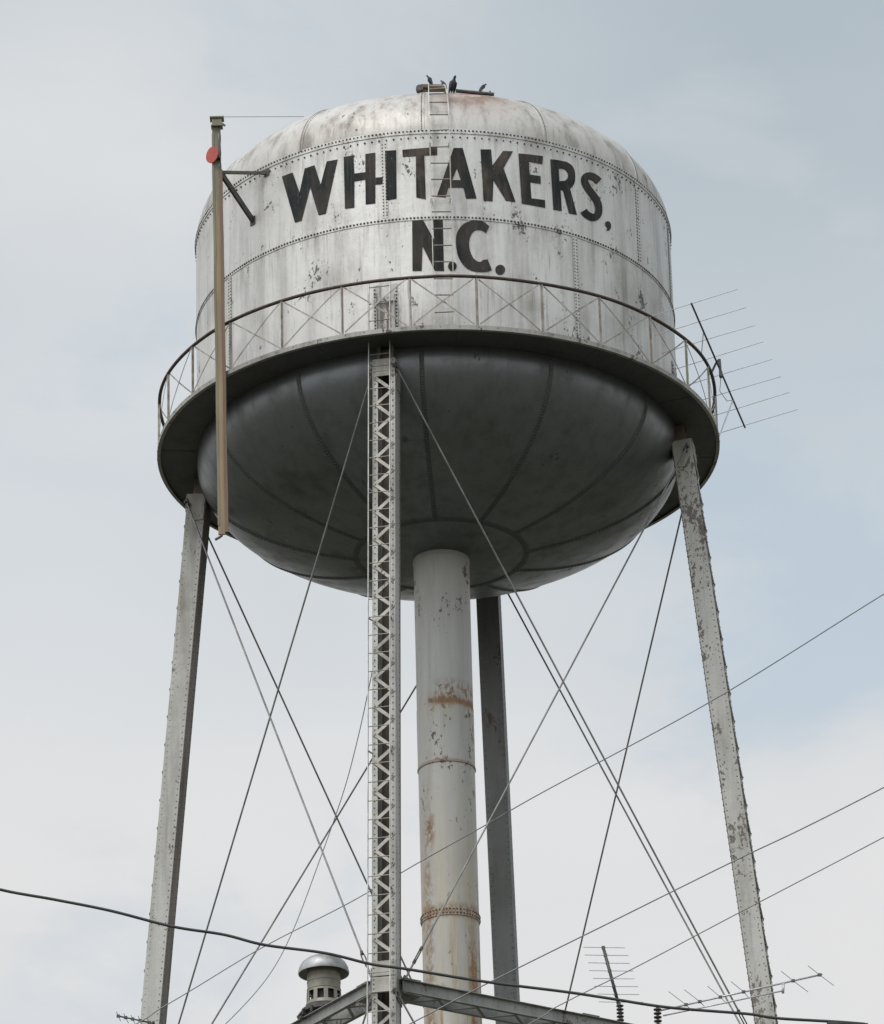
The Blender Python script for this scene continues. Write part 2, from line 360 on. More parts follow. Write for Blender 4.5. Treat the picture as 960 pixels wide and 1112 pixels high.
# shell: two courses, with plate edges a few mm proud
mb = MB(); mb.lathe([(R, ZB + .02), (R, ZG - .045)], NSEG); mb.lathe([(R + .003, ZG - .045), (R + .003, ZS)], NSEG)
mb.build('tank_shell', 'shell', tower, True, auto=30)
KA, KB = 2.4, 1.6
def kn(t): return (R - KA + KA * math.cos(t), ZS + KB * math.sin(t))
prof = [kn(i * PI / 2 / 36 * .97) for i in range(37)]
rl, zl = prof[-1]; prof += [(rl * .75, zl + .05), (rl * .4, zl + .14), (.02, zl + .22)]
mb = MB(); mb.lathe([(R + .008, ZS - .05), (R + .008, ZS)] + [(r + .008, z) for r, z in prof[1:]], NSEG)
roof = mb.build('roof', 'roof', tower, True, auto=40)
# girth and knuckle seams: lap edge + rivets
def seam(z, rows, n, r0):
    mb = MB(); mb.lathe([(r0, z - .045), (r0 + .007, z - .042), (r0 + .007, z + .042), (r0, z + .045)], NSEG, mi=0)
    for dz, nn, rr in rows:
        for k in range(nn):
            a = 360 * k / nn; mb.rivet(P(a, r0 + (.006 if abs(dz) < .045 else .0), z + dz), er(a), rr * random.uniform(.85, 1.15), .016, 1)
    return mb
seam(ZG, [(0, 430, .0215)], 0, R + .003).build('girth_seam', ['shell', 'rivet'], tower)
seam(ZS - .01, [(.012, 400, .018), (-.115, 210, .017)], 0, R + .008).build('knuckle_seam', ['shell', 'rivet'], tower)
# vertical butt straps
def vseam(az, z0, z1, name='vertical_seam', w=.10):
    mb = MB(); r0 = R + .003; mb.lathe([(r0 + .006, z0), (r0 + .006, z1)], 4, a0=R_(az) - w / 2 / R, a1=R_(az) + w / 2 / R)
    for s in (-1, 1):
        mb.lathe([(r0 - .003, z0), (r0 - .003, z1)], 1, a0=R_(az) + s * w / 2 / R, a1=R_(az) + s * (w / 2 + .001) / R)
        z = z0 + .05
        while z < z1 - .03:
            mb.rivet(P(az + s * math.degrees(.028 / R), r0 + .006, z), er(az + s * .3), .015, .012, 1); z += .062
    mb.build(name, ['shell', 'rivet_pale'], tower)
for az in (-10.9, 79, 169, -101): vseam(az, ZG + .05, ZS - .14)
for az in (-56.5, 34.9, 124, -146): vseam(az, ZB + .04, ZG - .05)
for az in (57.3,): vseam(az, ZG + .05, ZS - .14, w=.05)
# meridian ribs of the knuckle, every 30 degrees
for k in range(12):
    az = -2 + 30 * k; mb = MB(); pts = prof[:33]
    for s in (0,):
        vs = []
        for i, (r, z) in enumerate(pts):
            t = i * PI / 2 / 36 * .97; nr = Vector((math.cos(t) / KA, math.sin(t) / KB)).normalized()
            for w, h in ((-.05, .009), (-.045, .016), (.045, .016), (.05, .009)):
                p = P(az, r + nr.x * h, z + nr.y * h) + et(az) * w; vs.append(p)
        fs = [(i * 4 + j, i * 4 + j + 1, i * 4 + j + 5, i * 4 + j + 4) for i in range(len(pts) - 1) for j in range(3)]
        mb.add(vs, fs)
        for i in range(len(pts) - 1):
            for q in (.25, .75):
                r = pts[i][0] * (1 - q) + pts[i + 1][0] * q; z = pts[i][1] * (1 - q) + pts[i + 1][1] * q
                t = (i + q) * PI / 2 / 36 * .97; nr = Vector((math.cos(t) / KA, math.sin(t) / KB)).normalized()
                n3_ = er(az) * nr.x + Vector((0, 0, nr.y)); p = P(az, r, z) + n3_ * .015
                mb.rivet(p, n3_, .014, .01, 1)
    mb.build('roof_seam', ['roof', 'rivet_pale'], tower, False)

# bowl
BZ0, BD = ZB - .1, 1.95
def bw(u): return (R * u, BZ0 - BD * math.sqrt(max(0, 1 - u * u)))
us = [math.sin(i * PI / 2 / 48) for i in range(49)][::-1]
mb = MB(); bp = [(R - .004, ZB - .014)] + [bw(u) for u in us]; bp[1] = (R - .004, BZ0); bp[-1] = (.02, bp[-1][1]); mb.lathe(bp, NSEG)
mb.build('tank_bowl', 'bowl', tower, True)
def bnorm(u):
    r = R * u; z = -BD * math.sqrt(max(1e-6, 1 - u * u)); v = Vector((r / R ** 2, z / BD ** 2)); return v.normalized()
UC = 1.4736 / R
for k in range(12):
    az = -3.3 + 30.6 * k if k < 6 else -3.3 - 30.2 * (12 - k)
    mb = MB(); vs = []; uu = [math.sin(PI / 2 - (PI / 2 - math.asin(UC)) * i / 40) for i in range(41)]
    for u in uu:
        r, z = bw(u); nr = bnorm(u)
        for w, h in ((-.04, .0), (-.035, .012), (.035, .012), (.04, .0)):
            vs.append(P(az, r + nr.x * h, z + nr.y * h) + et(az) * w)
    mb.add(vs, [(i * 4 + j, i * 4 + j + 1, i * 4 + j + 5, i * 4 + j + 4) for i in range(40) for j in range(3)])
    for i in range(60):
        t = PI / 2 - (PI / 2 - math.asin(UC)) * (i + .5) / 60; u = math.sin(t); r, z = bw(u); nr = bnorm(u); n3_ = er(az) * nr.x + Vector((0, 0, nr.y))
        mb.rivet(P(az, r, z) + n3_ * .012 + et(az) * .017, n3_, .013, .010, 1); mb.rivet(P(az, r, z) + n3_ * .012 - et(az) * .017, n3_, .017, .011, 1)
    mb.build('bowl_seam', ['bowl_seam', 'bowl_seam'], tower)
mb = MB(); q = []
for rr_, h in ((1.42, .0), (1.425, .013), (1.52, .013), (1.525, 0)):
    r, z = bw(rr_ / R); nr = bnorm(rr_ / R); q.append((r + nr.x * h, z + nr.y * h))
mb.lathe(q, NSEG)
for k in range(150): 
    r, z = bw(UC); nr = bnorm(UC); a = 360 * k / 150; n3_ = er(a) * nr.x + Vector((0, 0, nr.y)); mb.rivet(P(a, r, z) + n3_ * .012, n3_, .017, .011)
mb.build('bowl_cap_seam', 'bowl_seam', tower)

# riser
RR = .480
mb = MB(); zt = bw(.02)[1] + .1
mb.lathe([(RR + .012, bw(.13)[1] + .05), (RR + .012, ZB - 2.10), (RR, ZB - 2.11), (RR, 34.5), (RR + .006, 34.5), (RR + .006, 33.42), (RR, 33.42), (RR, 22), (RR + .004, 22), (RR + .004, 0)], 64)
mb.build('riser_pipe', 'riser', tower, True, auto=35)
mb = MB(); mb.lathe([(RR, 30.79), (RR + .014, 30.785), (RR + .014, 30.655), (RR, 30.65)], 64)
for dz in (.035, -.03):
    for k in range(52): a = 360 * k / 52; mb.rivet(P(a, RR + .013, 30.72 + dz), er(a), .017, .014, 1)
mb.build('riser_joint', ['riser', 'rivet'], tower)
mb = MB(); mb.lathe([(RR + .006, 33.43), (RR + .016, 33.425), (RR + .016, 33.40), (RR, 33.395)], 64); mb.build('riser_joint', 'riser', tower)

# balcony floor and fascia
mb = MB(); mb.lathe([(R - .02, ZB), (RB - .01, ZB), (RB - .01, ZB - .012), (R - .02, ZB - .012)], NSEG)
for k in range(12):   # lapped joints of the floor plates
    az = 5 + 30 * k; mb.bar(P(az, R, ZB - .016), P(az, RB - .07, ZB - .016), .08, .006, (0, 0, 1))
floor = mb.build('balcony_floor', 'deck', tower, False)
mb = MB(); mb.lathe([(RB - .06, ZB - .052), (RB, ZB - .052), (RB, ZB + .03), (RB - .008, ZB + .03), (RB - .008, ZB - .046), (RB - .06, ZB - .046), (RB - .06, ZB - .052)], NSEG)
for k in range(96):
    mb.rivet(P(k * 3.75 + 1, RB, ZB + .0), er(k * 3.75 + 1), .012, .010, 1)
mb.build('balcony_edge', ['fascia', 'rivet_pale'], tower, True, auto=30)
# a gently uneven round rail
RH = 4.85; HZ = ZB + .95
def ring(r, z, n=240, w=.0): return [P(360 * k / n, r + w * math.sin(k * .31) + w * math.sin(k * .13 + 1), z + w * .8 * math.sin(k * .23 + 2)) for k in range(n)]
def closed_tube(pts, rad, ns=8):
    mb = MB(); n = len(pts); vs = []; 
    for i, p in enumerate(pts):
        d = (pts[(i + 1) % n] - pts[i - 1]).normalized(); a = Vector((0, 0, 1)); b = d.cross(a).normalized()
        vs += [p + (a * math.cos(2 * PI * k / ns) + b * math.sin(2 * PI * k / ns)) * rad for k in range(ns)]
    mb.add(vs, [(i * ns + k, i * ns + (k + 1) % ns, ((i + 1) % n) * ns + (k + 1) % ns, ((i + 1) % n) * ns + k) for i in range(n) for k in range(ns)])
    return mb
rail = closed_tube(ring(RH, HZ, 240, .006), .030).build('handrail', 'rail', tower, True)
NP = 27; PA = -5.1
for k in range(NP):
    a0 = PA + 360 / NP * k + random.uniform(-.4, .4); a1 = PA + 360 / NP * (k + 1); am = (a0 + a1) / 2
    mb = MB(); mb.bar(P(a0, RH, ZB - .04), P(a0, RH, HZ), .042, .016, er(a0)); mb.bar(P(a0, RH + .014, ZB), P(a0, RH + .014, HZ - .03), .012, .030, er(a0)); mb.build('rail_post', 'post', rail)
    for s in (0, 1):
        b0, b1 = (a0 + .5, a1 - .5) if s else (a1 - .5, a0 + .5)
        mb = MB(); sg = .012 * (1 if s else -1)
        pts = [P(b0 + (b1 - b0) * t, RH + sg + random.uniform(-.006, .006), ZB + .07 + (HZ - ZB - .11) * t) for t in (0, .25, .5, .75, 1)]
        for i in range(4): mb.bar(pts[i], pts[i + 1], .005, .019, None) if False else mb.bar(pts[i], pts[i + 1], .024, .006, er(am))
        mb.build('rail_brace', 'post', rail)
    

# ------------------------------------------------------------------ legs
AZ0 = -11.21
BAT = .08676; LT = 4.263
ZST = ZB - 11.604
ZST2 = ZB - 24.2
def legc(i, z): return P(AZ0 + 90 * i, LT - BAT * (z - ZB), z)
TW, DP = .19, .165      # half width across the face, half depth
names = ['front', 'right', 'back', 'left']
def make_leg(i):
    az = AZ0 + 90 * i; top = legc(i, ZB - .33); bot = legc(i, 0)
    ax = (top - bot).normalized(); tg = et(az); ou = tg.cross(ax).normalized()
    if ou.dot(er(az)) < 0: ou = -ou
    Ln = (top - bot).length
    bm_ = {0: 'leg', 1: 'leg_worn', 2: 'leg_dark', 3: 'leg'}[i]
    mb = MB()
    for s in (-1, 1):   # channels: web outside, flanges turned in
        mb.box((top + bot) / 2 + tg * (s * (TW - .006)), (tg, ou, ax), (.006, DP - .012, Ln / 2), 0)
        mb.box((top + bot) / 2 + tg * (s * (TW - .045)) + ou * (DP - .006), (tg, ou, ax), (.045, .006, Ln / 2), 0)
        mb.box((top + bot) / 2 + tg * (s * (TW - .045)) - ou * (DP - .006), (tg, ou, ax), (.045, .006, Ln / 2), 0)
    z = 0.0; t0 = Ln
    d = .12
    while d < Ln and d < 16:           # rivets where the photograph can show them, and down to the next tier
        p = top - ax * d
        for s in (-1, 1):
            mb.rivet(p + tg * (s * (TW - .04)) + ou * DP, ou, .015, .012, 1)
            mb.rivet(p + tg * (s * (TW + .0)) + ou * (DP - .045), tg * s, .013, .009, 0 if i != 1 else 1)
            mb.rivet(p + tg * (s * (TW + .0)) - ou * (DP - .04), tg * s, .013, .009, 1)
            mb.rivet(p + tg * (s * (TW - .03)) - ou * (DP + .011), -ou, .016, .013, 1)
        d += .115
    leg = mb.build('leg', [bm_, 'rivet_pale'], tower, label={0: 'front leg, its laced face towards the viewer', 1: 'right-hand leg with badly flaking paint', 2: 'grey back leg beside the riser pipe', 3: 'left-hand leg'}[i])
    mb = MB(); mb.box((top + bot) / 2 - ou * (DP + .006), (tg, ou, ax), (TW + .012, .005, Ln / 2), 0)
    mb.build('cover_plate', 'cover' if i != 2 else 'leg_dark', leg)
    # single zigzag lacing on the outer face
    mbs = [MB(), MB()]; per = .255; d = .36; s = -1; gaps = [((top.z - ZST) / ax.z - .42, (top.z - ZST) / ax.z + .30)]
    while d < Ln - .6:
        if not any(a < d + per / 2 < b for a, b in gaps):
            a = top - ax * (d + random.uniform(-.012, .012)) + tg * (s * (TW - .05)); b = top - ax * (d + per + random.uniform(-.012, .012)) - tg * (s * (TW - .05))
            ext = (b - a).normalized() * .03; off = ou * (DP + (.006 if s > 0 else .013))
            mb = mbs[0 if d < gaps[0][0] else 1]; mb.bar(a - ext + off, b + ext + off, .056, .009, ou)
            for q in (a, b): mb.rivet(q + off + ou * .004, ou, .016, .014, 1)
        d += per; s = -s
    for mb in mbs: mb.build('lacing', ['lace', 'rivet_pale'], leg)
    # edge lugs of the lacing bars, standing a little past the flange
    # batten plates at the top and either side of the strut joint
    for d0, d1 in ((.0, .13), (.14, .33), (gaps[0][0] + .05, gaps[0][0] + .30), (gaps[0][0] + .32, gaps[0][0] + .58)):
        mb = MB(); p = top - ax * ((d0 + d1) / 2); mb.box(p + ou * (DP + .008), (tg, ou, ax), (TW - .003, .008, (d1 - d0) / 2), 0)
        for s in (-1, 1):
            q = d0 + .04
            while q < d1 - .02: mb.rivet(top - ax * q + tg * (s * (TW - .035)) + ou * (DP + .016), ou, .015, .012, 1); q += .075
        mb.build('batten_plate', ['batten', 'rivet_pale'], leg)
    # riveted seat plates on the shell above the balcony
    mb = MB()
    for s in (-1, 1):
        aa = az + s * math.degrees(.15 / R)
        mb.lathe([(R + .016, ZB + .01), (R + .016, ZB + 1.20)], 3, a0=R_(aa) - .013, a1=R_(aa) + .013)
        mb.lathe([(R + .004, ZB + 1.20), (R + .016, ZB + 1.20)], 3, a0=R_(aa) - .013, a1=R_(aa) + .013)
        mb.box(P(aa, R + .042, ZB + .5), (er(aa), et(aa), Vector((0, 0, 1))), (.028, .006, .5))
        for k in range(17): mb.rivet(P(aa + s * .45, R + .016, ZB + .06 + k * .066), er(aa), .017, .014, 1)
    mb.box(P(az, R + .05, ZB + .90), (er(az), et(az), Vector((0, 0, 1))), (.006, .18, .035))
    mb.box(P(az, R + .05, ZB + .08), (er(az), et(az), Vector((0, 0, 1))), (.006, .18, .045))
    mb.build('seat_bracket', ['leg_worn', 'rivet'], leg)
    mb = MB()   # narrower stub carrying the shell on the leg, in behind the floor plate
    for s in (-1, 1): mb.box(top + ax * .155 + tg * (s * .11) - ou * .02, (tg, ou, ax), (.03, .10, .155))
    mb.box(top + ax * .15 - ou * .03, (tg, ou, ax), (.10, .008, .155)); mb.build('top_stub', 'cover', leg)
    for s in (-1, 1):
        mb = MB(); c0 = top - ax * .22 + tg * (s * (TW + .008))
        pts = [c0 + ax * .20 - ou * .16, c0 + ax * .20 + ou * .15, c0 - ax * .1 + ou * .12, c0 - ax * .30, c0 - ax * .28 - ou * .16]
        vs = [q + tg * s * e for e in (0, .012) for q in pts]; n = 5
        mb.add(vs, [tuple(range(5)), tuple(range(5, 10))] + [(k, (k + 1) % 5, 5 + (k + 1) % 5, 5 + k) for k in range(5)])
        mb.build('top_gusset', 'batten' if i != 2 else 'leg_dark', leg)
    # struts' gussets
    zc = (top.z - ZST) / ax.z; c = top - ax * zc
    for s in (-1, 1):
        mb = MB(); mb.box(c + tg * (s * (TW + .008)) - ou * .03, (tg, ou, ax), (.007, DP + .05, .26))
        mb.build('joint_gusset', 'strut', leg)
    mb = MB(); mb.lathe([(.02, .55), (.45, .5), (.55, .1), (.75, 0)], 4, c=(bot.x, bot.y, 0)); mb.build('footing', 'batten', leg)
    return leg, ax, tg, ou
legs = [make_leg(i) for i in range(4)]

# struts: paired channels with lacing underneath
def make_strut(i, z):
    j = (i + 1) % 4; a = legc(i, z); b = legc(j, z); d = (b - a).normalized(); n = Vector((-d.y, d.x, 0)); up = Vector((0, 0, 1))
    a = a + d * .20; b = b - d * .20; mb = MB(); l = (b - a).length; c = (a + b) / 2; W, H = .165, .105
    for s in (-1, 1):
        mb.box(c + n * (s * W), (d, n, up), (l / 2, .006, H))
        for q in (-1, 1): mb.box(c + n * (s * (W + .036)) + up * (q * (H - .005)), (d, n, up), (l / 2, .030, .005))
        k = .2
        while k < l: mb.rivet(a + d * k + n * (s * (W + .006)) + up * .05, n * s, .013, .01); k += .3
    k = 0.3; s = 1
    while k < l - .4:
        p = a + d * k + n * (s * (W - .0)); q = a + d * (k + .36) - n * (s * W)
        for uz in (-1, 1): mb.bar(p + up * (uz * (H + .007 + .004 * s)), q + up * (uz * (H + .007 + .004 * s)), .05, .007, up)
        k += .36; s = -s
    for e in (a + d * .15, b - d * .15, c):
        for uz in (-1, 1): mb.box(e + up * (uz * (H + .017)), (d, n, up), (.16, W + .06, .005))
    return mb.build('strut', 'strut', tower)
for zz in (ZST, ZST2):
    for i in range(4): make_strut(i, zz)

# brace rods with turnbuckles near their lower end
def rod(i, j, z0, z1):
    a = legc(i, z0); b = legc(j, z1); d = (b - a); h = Vector((d.x, d.y, 0)).normalized()
    first = (j - i) % 4 == 1       # the two rods of a panel pass each other on either side
    ti, tj = et(AZ0 + 90 * i), et(AZ0 + 90 * j); ei, ej = er(AZ0 + 90 * i), er(AZ0 + 90 * j)
    if ti.dot(h) < 0: ti = -ti
    if tj.dot(h) > 0: tj = -tj
    k = .13 if first else .06
    a = a + ti * (TW + .045) + ei * k; b = b + tj * (TW + .07) + ej * (k - .31); d = b - a; L_ = d.length; u = d.normalized()
    mb = MB(); t = a + u * (L_ - .62)
    mid = (a + t) / 2 - Vector((0, 0, .012)); mb.tube([a, a * .75 + t * .25 - Vector((0, 0, .009)), mid, a * .25 + t * .75 - Vector((0, 0, .009)), t], .0155, 8)
    mb.tube([t + u * .26, b], .017, 8)
    o = mb.build('brace_rod', 'rod', tower, True, auto=50)
    mb = MB(); pn = u.cross(Vector((0, 0, 1))).normalized()
    for s in (-1, 1): mb.tube([t - u * .03 + pn * (s * .012), t + u * .05 + pn * (s * .034), t + u * .21 + pn * (s * .034), t + u * .29 + pn * (s * .012)], .012, 6)
    mb.tube([t - u * .045, t + u * .02], .027, 6); mb.tube([t + u * .24, t + u * .305], .027, 6)
    mb.build('turnbuckle', 'steel_dark', o)
    for e, uu in ((a, u), (b, -u)):
        mb = MB(); mb.box(e - uu * .06, (uu, pn, uu.cross(pn)), (.085, .012, .045)); mb.tube([e - uu * .07 - pn * .05, e - uu * .07 + pn * .05], .022, 8)
        mb.build('clevis', 'steel_dark', o)
for i in range(4):
    j = (i + 1) % 4
    for z0, z1 in ((ZB - .55, ZST + .22), (ZST - .22, ZST2 + .25), (ZST2 - .25, .9)):
        rod(i, j, z0, z1); rod(j, i, z0, z1)

# ladder up the tank, over the knuckle
LA0, LA1, LS = -.15, 4.25, .13
def lad_pts():
    pts = [(R + LS, ZB + .02), (R + LS, ZS)]
    for i in range(1, 26):
        t = i * PI / 2 / 36 * .97; r, z = kn(t); nr = Vector((math.cos(t) / KA, math.sin(t) / KB)).normalized()
        pts.append((r + nr.x * LS, z + nr.y * LS))
    return pts
lp = lad_pts()
mb = MB()
for a in (LA0, LA1):
    for i in range(len(lp) - 1):
        mb.bar(P(a, *lp[i]), P(a, *lp[i + 1]), .014, .05, er(a))
    for z in (ZB + .3, ZB + 1.5, ZG + .3, ZS - .3): mb.bar(P(a, R, z), P(a, R + LS, z), .03, .012)
lad = mb.build('tank_ladder', 'ladder', tower)
acc = 0; i = 0; pos = .22; tot = 0
for i in range(len(lp) - 1):
    l = math.dist(lp[i], lp[i + 1])
    while pos < tot + l:
        q = (pos - tot) / l; r = lp[i][0] * (1 - q) + lp[i + 1][0] * q; z = lp[i][1] * (1 - q) + lp[i + 1][1] * q
        m_ = MB(); j1, j2 = random.uniform(-.01, .01), random.uniform(-.01, .01)
        m_.tube([P(LA0, r, z + j1), P(LA1, r, z + j2)], .0115, 6); m_.build('rung', 'rung', lad); pos += .315
    tot += l
# ladder up the front leg, through the balcony
_, ax, tg, ou = legs[0]
top = legc(0, ZB + 1.15); lb = legc(0, .6)
mb = MB(); off = ou * (DP + .10)
zs = (-.235, .125)
for s in zs:
    mb.bar(lb + tg * s + off, top + tg * s + off, .012, .045, ou)
    d = 1.6
    while d < (top - lb).length: mb.bar(top - ax * d + tg * s + off, top - ax * d + tg * max(-TW, min(TW, s)) + ou * DP, .03, .01, ax); d += 2.4
d = 14.0; Ln = (top - lb).length
while d < Ln - .2: mb.tube([top - ax * d + tg * zs[0] + off, top - ax * d + tg * zs[1] + off], .0105, 5); d += .33
ll = mb.build('leg_ladder', 'ladder', tower)
d = .12
while d < 13.9:
    m_ = MB(); m_.tube([top - ax * d + tg * zs[0] + off, top - ax * d + tg * zs[1] + off], .0085, 6); m_.build('rung', 'rod' if d < 1.6 else 'batten', ll); d += .33

# painted lettering, flat in (arc, height) then wrapped round the shell
LETTERS = [
 ('W', [(-37.43, 43.092), (-34.26, 43.09), (-32.37, 42.654), (-30.84, 43.088), (-28.17, 43.093), (-26.62, 42.687), (-24.97, 43.101), (-22.16, 43.09), (-25.42, 42.101), (-27.29, 42.107), (-29.4, 42.688), (-31.92, 42.099), (-33.78, 42.109)], []),
 ('H', [(-20.62, 43.113), (-18.22, 43.105), (-18.08, 42.751), (-15.41, 42.741), (-15.33, 43.092), (-12.92, 43.09), (-13.04, 42.608), (-11.24, 42.6), (-11.36, 42.464), (-13.08, 42.475), (-13.17, 42.116), (-15.48, 42.121), (-15.45, 42.599), (-18.11, 42.6), (-18.23, 42.099), (-20.56, 42.112)], []),
 ('I', [(-10.63, 43.1), (-8.03, 43.091), (-8.17, 42.16), (-10.65, 42.144)], []),
 ('T', [(-6.57, 43.086), (1.51, 43.104), (1.46, 42.955), (-1.53, 42.951), (-1.41, 42.108), (-3.61, 42.154), (-3.49, 42.947), (-6.54, 42.952)], []),
 ('A', [(5.29, 43.092), (7.41, 43.097), (10.32, 42.134), (7.85, 42.124), (7.3, 42.332), (3.81, 42.326), (3.15, 42.138), (1.08, 42.154)], [(5.93, 42.695), (4.75, 42.471), (6.75, 42.475)]),
 ('K', [(11.57, 43.088), (14.08, 43.106), (14.31, 42.801), (16.97, 43.103), (19.39, 43.12), (16.95, 42.769), (19.61, 42.144), (17.27, 42.144), (14.42, 42.506), (14.08, 42.107), (11.93, 42.101)], []),
 ('E', [(20.71, 43.095), (26.98, 43.134), (26.75, 42.974), (23.26, 42.972), (23.32, 42.721), (26.18, 42.733), (26.11, 42.58), (23.45, 42.574), (23.6, 42.265), (27.07, 42.284), (27.09, 42.134), (21.09, 42.132)], []),
 ('R', [(28.88, 43.106), (30.5, 43.125), (32.09, 43.133), (33.38, 43.141), (34.35, 43.123), (35.05, 43.093), (35.46, 43.045), (35.69, 42.983), (35.71, 42.905), (35.6, 42.824), (35.29, 42.751), (34.75, 42.686), (34.07, 42.636), (35.77, 42.164), (33.47, 42.145), (32.03, 42.562), (31.4, 42.556), (31.49, 42.151), (29.22, 42.138)], [(31.11, 42.968), (32.49, 42.984), (33.12, 42.97), (33.52, 42.937), (33.69, 42.892), (33.53, 42.837), (33.18, 42.792), (32.68, 42.76), (31.17, 42.723)]),
 ('S', [(43.93, 43.06), (43.57, 43.07), (43.04, 43.085), (42.43, 43.097), (41.84, 43.103), (41.2, 43.105), (40.43, 43.097), (39.65, 43.077), (38.87, 43.047), (38.1, 43.001), (37.57, 42.941), (37.36, 42.89), (37.33, 42.844), (37.45, 42.804), (37.68, 42.772), (37.95, 42.741), (38.28, 42.711), (38.67, 42.681), (39.12, 42.649), (39.63, 42.617), (40.17, 42.585), (40.61, 42.555), (40.9, 42.527), (41.12, 42.5), (41.27, 42.469), (41.35, 42.435), (41.37, 42.397), (41.32, 42.363), (41.22, 42.338), (41.11, 42.319), (41.02, 42.31), (40.92, 42.305), (40.75, 42.298), (40.57, 42.294), (40.23, 42.294), (39.72, 42.301), (39.31, 42.31), (39.11, 42.32), (38.94, 42.334), (38.8, 42.348), (36.84, 42.231), (37.0, 42.215), (37.29, 42.19), (37.77, 42.167), (38.41, 42.151), (39.14, 42.14), (39.99, 42.14), (40.91, 42.16), (41.76, 42.194), (42.52, 42.241), (43.11, 42.296), (43.48, 42.351), (43.7, 42.404), (43.79, 42.459), (43.76, 42.513), (43.64, 42.563), (43.4, 42.607), (43.08, 42.646), (42.67, 42.682), (42.12, 42.719), (41.53, 42.751), (41.04, 42.78), (40.62, 42.809), (40.26, 42.835), (39.98, 42.859), (39.76, 42.882), (39.63, 42.9), (39.59, 42.912), (39.6, 42.926), (39.62, 42.935), (39.55, 42.929), (39.59, 42.93), (39.85, 42.939), (40.1, 42.946), (40.34, 42.948), (40.66, 42.947), (41.01, 42.942), (41.44, 42.933), (41.88, 42.919), (42.21, 42.909)], []),
 (',', [(44.41, 42.208), (44.95, 42.258), (45.86, 42.282), (46.47, 42.252), (46.5, 42.186), (46.06, 42.125), (45.4, 42.083), (44.78, 42.084), (45.2, 42.129), (44.6, 42.158)], []),
 ('N', [(-4.69, 41.713), (-2.1, 41.706), (0.22, 41.334), (0.13, 41.707), (2.34, 41.709), (2.32, 40.74), (0.24, 40.747), (-2.45, 41.216), (-2.76, 40.756), (-4.88, 40.761)], []),
 ('.', [(5.26, 40.828), (5.17, 40.795), (4.95, 40.766), (4.61, 40.747), (4.23, 40.74), (3.85, 40.746), (3.53, 40.765), (3.32, 40.793), (3.26, 40.827), (3.34, 40.86), (3.57, 40.889), (3.9, 40.908), (4.29, 40.915), (4.67, 40.908), (4.99, 40.89), (5.19, 40.862)], []),
 ('C', [(13.11, 41.619), (12.29, 41.483), (11.81, 41.516), (11.23, 41.536), (10.21, 41.538), (9.56, 41.516), (8.96, 41.461), (8.53, 41.393), (8.27, 41.309), (8.24, 41.226), (8.39, 41.144), (8.68, 41.062), (9.2, 40.988), (9.85, 40.941), (10.51, 40.925), (11.01, 40.935), (11.31, 40.967), (12.48, 40.986), (13.38, 40.791), (12.54, 40.76), (11.37, 40.739), (9.92, 40.736), (8.62, 40.754), (7.63, 40.793), (6.79, 40.855), (6.1, 40.936), (5.56, 41.041), (5.29, 41.159), (5.18, 41.278), (5.27, 41.385), (5.62, 41.48), (6.17, 41.557), (7.0, 41.631), (7.94, 41.676), (9.11, 41.707), (10.27, 41.715), (11.29, 41.71), (12.08, 41.686)], []),
 ('.', [(16.55, 40.821), (16.45, 40.784), (16.18, 40.751), (15.78, 40.727), (15.32, 40.716), (14.87, 40.719), (14.49, 40.737), (14.25, 40.766), (14.17, 40.801), (14.28, 40.838), (14.55, 40.871), (14.94, 40.895), (15.4, 40.906), (15.85, 40.902), (16.23, 40.885), (16.48, 40.856)], []),
]

def letter(ch, outer, hole, mat):
    bm = bmesh.new(); edges = []
    for loop in (outer, hole):
        if not loop: continue
        vs = [bm.verts.new((R_(a) * R, 0, z)) for a, z in loop]
        edges += [bm.edges.new((vs[k], vs[(k + 1) % len(vs)])) for k in range(len(vs))]
    bmesh.ops.triangle_fill(bm, use_beauty=True, use_dissolve=False, edges=edges)
    xs = [v.co.x for v in bm.verts]; x = math.floor(min(xs) / .09) * .09
    while x < max(xs):
        bmesh.ops.bisect_plane(bm, geom=bm.verts[:] + bm.edges[:] + bm.faces[:], plane_co=(x, 0, 0), plane_no=(1, 0, 0)); x += .09
    for v in bm.verts:
        a = v.co.x / R; rr = R + .0115; v.co = (rr * math.sin(a), -rr * math.cos(a), v.co.z)
    bmesh.ops.recalc_face_normals(bm, faces=bm.faces)
    if sum(f.normal.y for f in bm.faces) > 0: bmesh.ops.reverse_faces(bm, faces=bm.faces)
    me = bpy.data.meshes.new('painted_letter'); bm.to_mesh(me); bm.free(); me.materials.append(M[mat])
    o = bpy.data.objects.new('painted_letter', me); C.objects.link(o); o.parent = tower
    o['label'] = f'black painted character {ch}'
for n_, (ch, o_, h_) in enumerate(LETTERS):
    letter(ch, o_, h_, 'ink_faded' if n_ in (3, 5) else 'ink')

# roof gear beside the ladder head
mb = MB()
mb.bar((-.14, -3.1, 44.92), (.30, -3.1, 44.90), .10, .06); mb.bar((-.12, -2.9, 44.97), (.28, -2.9, 44.96), .05, .05)
for x in (-.1, .27): mb.bar((x, -3.1, 44.62), (x, -3.1, 44.93), .035, .035); mb.bar((x, -3.1, 44.9), (x, -2.4, 45.02), .03, .03)
mb.build('roof_bracket', 'wood_dark', tower)
mb = MB(); mb.tube([(-.165, -3.16, 44.875), (-.165, -3.13, 44.875), (-.165, -3.07, 44.875), (-.165, -3.04, 44.875)], [.062, .066, .066, .062], 16)
mb.tube([(-.165, -3.13, 44.875), (-.06, -3.1, 44.89)], .016, 6); mb.build('pulley', 'steel_dark', tower, True, auto=40)
mb = MB(); mb.tube([(.46, -3.1, 44.825), (1.12, -3.1, 44.735)], .034, 8)
